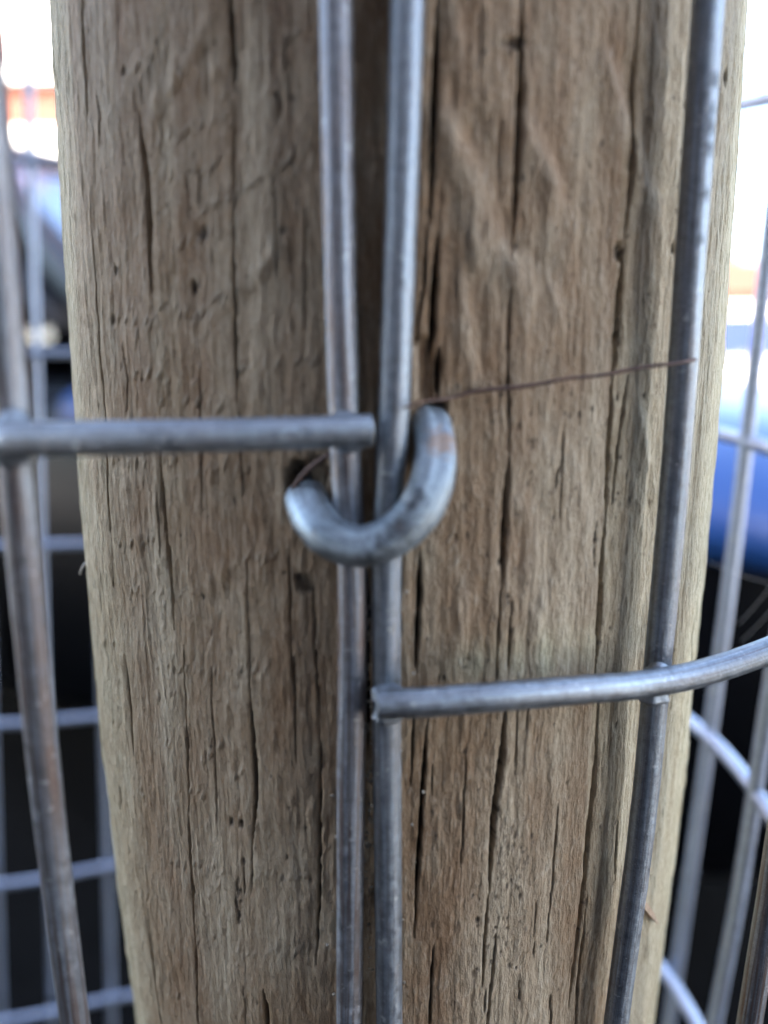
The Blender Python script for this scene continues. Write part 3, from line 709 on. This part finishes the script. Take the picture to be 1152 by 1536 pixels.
hr_ = wire('horizontal_wire', [at(566, 1057, .0810), at(640, 1053, .0815), at(760, 1044, .0830), at(880, 1034, .0862), at(960, 1027, .0895), at(1050, 1010, .0925), at(1152, 976, .0955), at(1260, 925, .099)], mr, ZINC, 9, e0=0, n=44)
mark(hr_, 'grime', [(at(590, 1035, .0815), .0010, .7), (at(600, 1075, .080), .0012, .7), (at(575, 1060, .080), .0010, .5), (at(985, 1045, .089), .0012, .6), (at(1000, 1003, .091), .0008, .7)])
weld(at(582, 1041, .0835), hr_, ZINC, (1.05, .8, .7), 6)
weld(at(988, 1008, .0925), hr_, ZINC, (1.1, .8, .7), 7)
weld(at(580, 1073, .0832), hr_, ZINC, (1.0, .8, .6), 10)
weld(at(978, 1046, .0920), hr_, ZINC, (1.1, .8, .6), 11)
# far side of the mesh cage, seen left of the post
mb = empty('wire_mesh_sheet', (0, 0, 0))
tag(mb, 'mesh sheet behind the post, seen at its left in front of the dark car', 'wire mesh')
k = 0
for y0, y1 in ((239, 243), (531, 530), (820, 814), (1089, 1071), (1332, 1296), (1538, 1494)):
    wire('horizontal_wire', [at(-40, y0, .318), at(60, (y0*1.3+y1*.7)/2, .324), at(190, y1, .331), at(330, y1-8, .336)], mb, ZINC_SKYLIT, 20+k, e0=.03, e1=.03, n=10, seg=14); k += 1
for x0, x1 in ((-46, 2), (40, 80), (124, 168), (206, 252)):
    wire('vertical_wire', [at(x0, 0, .329), at((x0+x1)/2, 768, .331), at(x1, 1536, .333)], mb, ZINC_SKYLIT, 30+k, e0=.05, e1=.05, n=12, seg=14); k += 1
# end of the mesh curling round on the right behind the post
mc = empty('wire_mesh_sheet', (0, 0, 0))
tag(mc, 'blurred mesh sheet slanting out from behind the post at its right edge', 'wire mesh')
for pts in ([(1060, 172, .225), (1108, 158, .208), (1152, 148, .192), (1230, 122, .168)],
            [(1040, 640, .205), (1080, 650, .197), (1115, 660, .186), (1152, 672, .174), (1220, 700, .150)],
            [(1000, 1055, .205), (1038, 1085, .190), (1068, 1110, .180), (1100, 1144, .168), (1132, 1186, .157), (1160, 1230, .147), (1200, 1300, .135)],
            [(960, 1415, .200), (998, 1460, .183), (1015, 1484, .176), (1045, 1536, .162), (1080, 1610, .145)]):
    wire('horizontal_wire', [at(*p) for p in pts], mc, ZINC_SKYLIT, 40+k, e0=.02, e1=.02, n=10, seg=16); k += 1
wire('vertical_wire', [at(1192, 0, .182), at(1148, 400, .183), at(1106, 780, .184), at(1070, 1060, .184), at(1033, 1330, .184), at(1004, 1536, .184)], mc, ZINC_SKYLIT, 50, n=14, seg=16)
wire('vertical_wire', [at(1235, 500, .156), at(1196, 780, .156), at(1150, 1070, .156), at(1112, 1320, .156), at(1072, 1536, .156)], mc, ZINC_SKYLIT, 51, n=14, seg=16)

# ------------------------------------------------------------------ staple
def build_staple():
    P = [(456, 724, -9), (458, 738, -3.5), (462, 755, 1.2), (474, 784, 3.9), (497, 810, 5.4), (540, 824, 5.9), (586, 810, 5.9), (624, 774, 5.4), (645, 730, 4.3), (653, 686, 2.6), (648, 646, .4), (640, 622, -3.5), (634, 606, -9)]
    pts = [on_post(x, y, POST_R + o*.001) for x, y, o in P]
    me = tube_mesh('fence_staple', pts, (.00212), 28, 14, .00021, seed=77, rough_len=.006,
                   taper=lambda t: 1.0 + .08*math.sin(math.pi*t) - .12*max(0, (t-.6)/.4))
    n = len(me.vertices); co = np.empty(n*3, np.float32); me.vertices.foreach_get('co', co); co = co.reshape(-1, 3)
    c = np.array(on_post(663, 664, POST_R+.003)); d = np.linalg.norm((co-c)*np.array([.8, .5, 1.15]), axis=1)
    r = np.clip(1.5 - d/.0012 - .35*rng.normal(size=n), 0, .8)
    for q, s in (((600, 790), .0005), ((470, 800), .0004)):
        c = np.array(on_post(*q, POST_R+.0075)); r = np.maximum(r, .35*np.clip(1.5-np.linalg.norm(co-c, axis=1)/s, 0, 1))
    a = me.attributes.new('rust', 'FLOAT', 'POINT'); a.data.foreach_set('value', r.astype(np.float32))
    g = np.zeros(n)
    for q, s in (((628, 742), .0008), ((618, 758), .0006), ((600, 795), .0011), ((575, 815), .0009), ((556, 836), .0010), ((437, 735), .0008), ((480, 838), .0005)):
        c = np.array(on_post(*q, POST_R+.0072)); g = np.maximum(g, np.clip(1.6-np.linalg.norm(co-c, axis=1)/s*(1+.25*rng.normal(size=n)), 0, 1))
    a = me.attributes.new('grime', 'FLOAT', 'POINT'); a.data.foreach_set('value', g.astype(np.float32))
    o = link('fence_staple', me, ZINC_STAPLE)
    tag(o, 'thick bent galvanised staple hammered into the post over both wires, with a rust spot', 'staple')
build_staple()

# ------------------------------------------------------------------ small natural things
o = link('dry_stem', tube_mesh('dry_stem', [on_post(606, 612, POST_R+.0040), on_post(640, 602, POST_R+.0030), at(676, 597, .0870), at(720, 586, .0874), at(790, 579, .0876), at(850, 568, .0880), at(905, 563, .0886), at(960, 552, .0892), at(1010, 545, .0898), at(1032, 541, .0910), at(1045, 538, .0935), at(1040, 534, .0965)], .00024, 8, 16, .00004, seed=5, rough_len=.002), STEM)
tag(o, 'thin brown dry stem stretched from the staple to the right-hand wire', 'stem')
o = link('dry_stem', tube_mesh('dry_stem', [on_post(430, 748, POST_R+.0005), on_post(452, 716, POST_R+.0012), on_post(476, 694, POST_R+.0020), on_post(497, 680, POST_R+.0024)], .00028, 8, 10, .00004, seed=6, rough_len=.002), STEM)
tag(o, 'short dark stem fragment caught behind the left leg of the staple', 'stem')
def chip():
    a, b = on_post(962, 1352, POST_R+.0016), on_post(988, 1386, POST_R+.0006)
    ax = (b-a).normalized(); nrm = Vector((a.x, a.y, 0)).normalized(); sd_ = ax.cross(nrm).normalized()
    bm = bmesh.new(); rings = []
    for t, wd, h in ((0, .0004, .0003), (.15, .00062, .0004), (.55, .0005, .00038), (.85, .00022, .0002), (1, .00005, .00005)):
        c = a.lerp(b, t); rings.append([bm.verts.new(c + sd_*s*wd + nrm*q*h) for s, q in ((-1, -1), (1, -1), (.8, 1), (-.7, .8))])
    for r0, r1 in zip(rings[:-1], rings[1:]):
        for i in range(4): bm.faces.new((r0[i], r0[(i+1) % 4], r1[(i+1) % 4], r1[i]))
    bm.faces.new(rings[0]); bm.faces.new(rings[-1])
    tag(from_bm('wood_splinter', bm, CHIP), 'pale wood splinter sticking out low on the right of the post', 'splinter')
chip()
o = link('curled_fibre', tube_mesh('curled_fibre', [at(146, 832, .121), at(140, 837, .1205), at(133, 841, .120), at(126, 847, .120), at(121, 856, .120), at(120, 862, .120)], .00022, 8, 8, 0, taper=lambda t: 1-.5*t), HAIRM)
tag(o, 'tiny curled pale fibre sticking out of the left edge of the post', 'fibre')
def crumbs():
    bm = bmesh.new(); rg = random.Random(9)
    for k in range(150):
        y = rg.uniform(900, 1470); x = 552 + rg.gauss(0, 6) if y > 880 else 552
        if rg.random() < .25: x, y = rg.uniform(490, 640), rg.uniform(850, 1500)
        p = on_post(x, y, POST_R + rg.uniform(.0, .0009)); r = rg.uniform(.00010, .00032)
        bmesh.ops.create_icosphere(bm, subdivisions=1, radius=r, matrix=Matrix.Translation(p) @ Matrix.Rotation(rg.uniform(0, 3), 4, 'X') @ Matrix.Diagonal((1, .7, rg.uniform(.6, 1.8), 1)))
    tag(from_bm('debris', bm, simple('pale_crumbs', (.34, .29, .22), .85, var=.6, scale=2500)), 'pale crumbs of dirt caught between the two stapled wires', 'debris', kind='stuff')
crumbs()
def silk():
    for i, (a, b, lab) in enumerate(((at(1062, 842, .16), at(1170, 880, .15), 'faint spider thread sloping down to the right across the dark car'),
                                     (at(1108, 936, .158), at(1165, 868, .15), 'upper faint spider thread rising to the right beside the bent wire'),
                                     (at(1112, 962, .158), at(1170, 900, .15), 'lower faint spider thread rising to the right just above the bent wire'))):
        o = link('spider_thread', tube_mesh('spider_thread', [a, a.lerp(b, .5) - Vector((0, 0, .0004)), b], .00004, 5, 6, 0), SILK)
        tag(o, lab, 'spider thread', 'spider threads at the right')
silk()
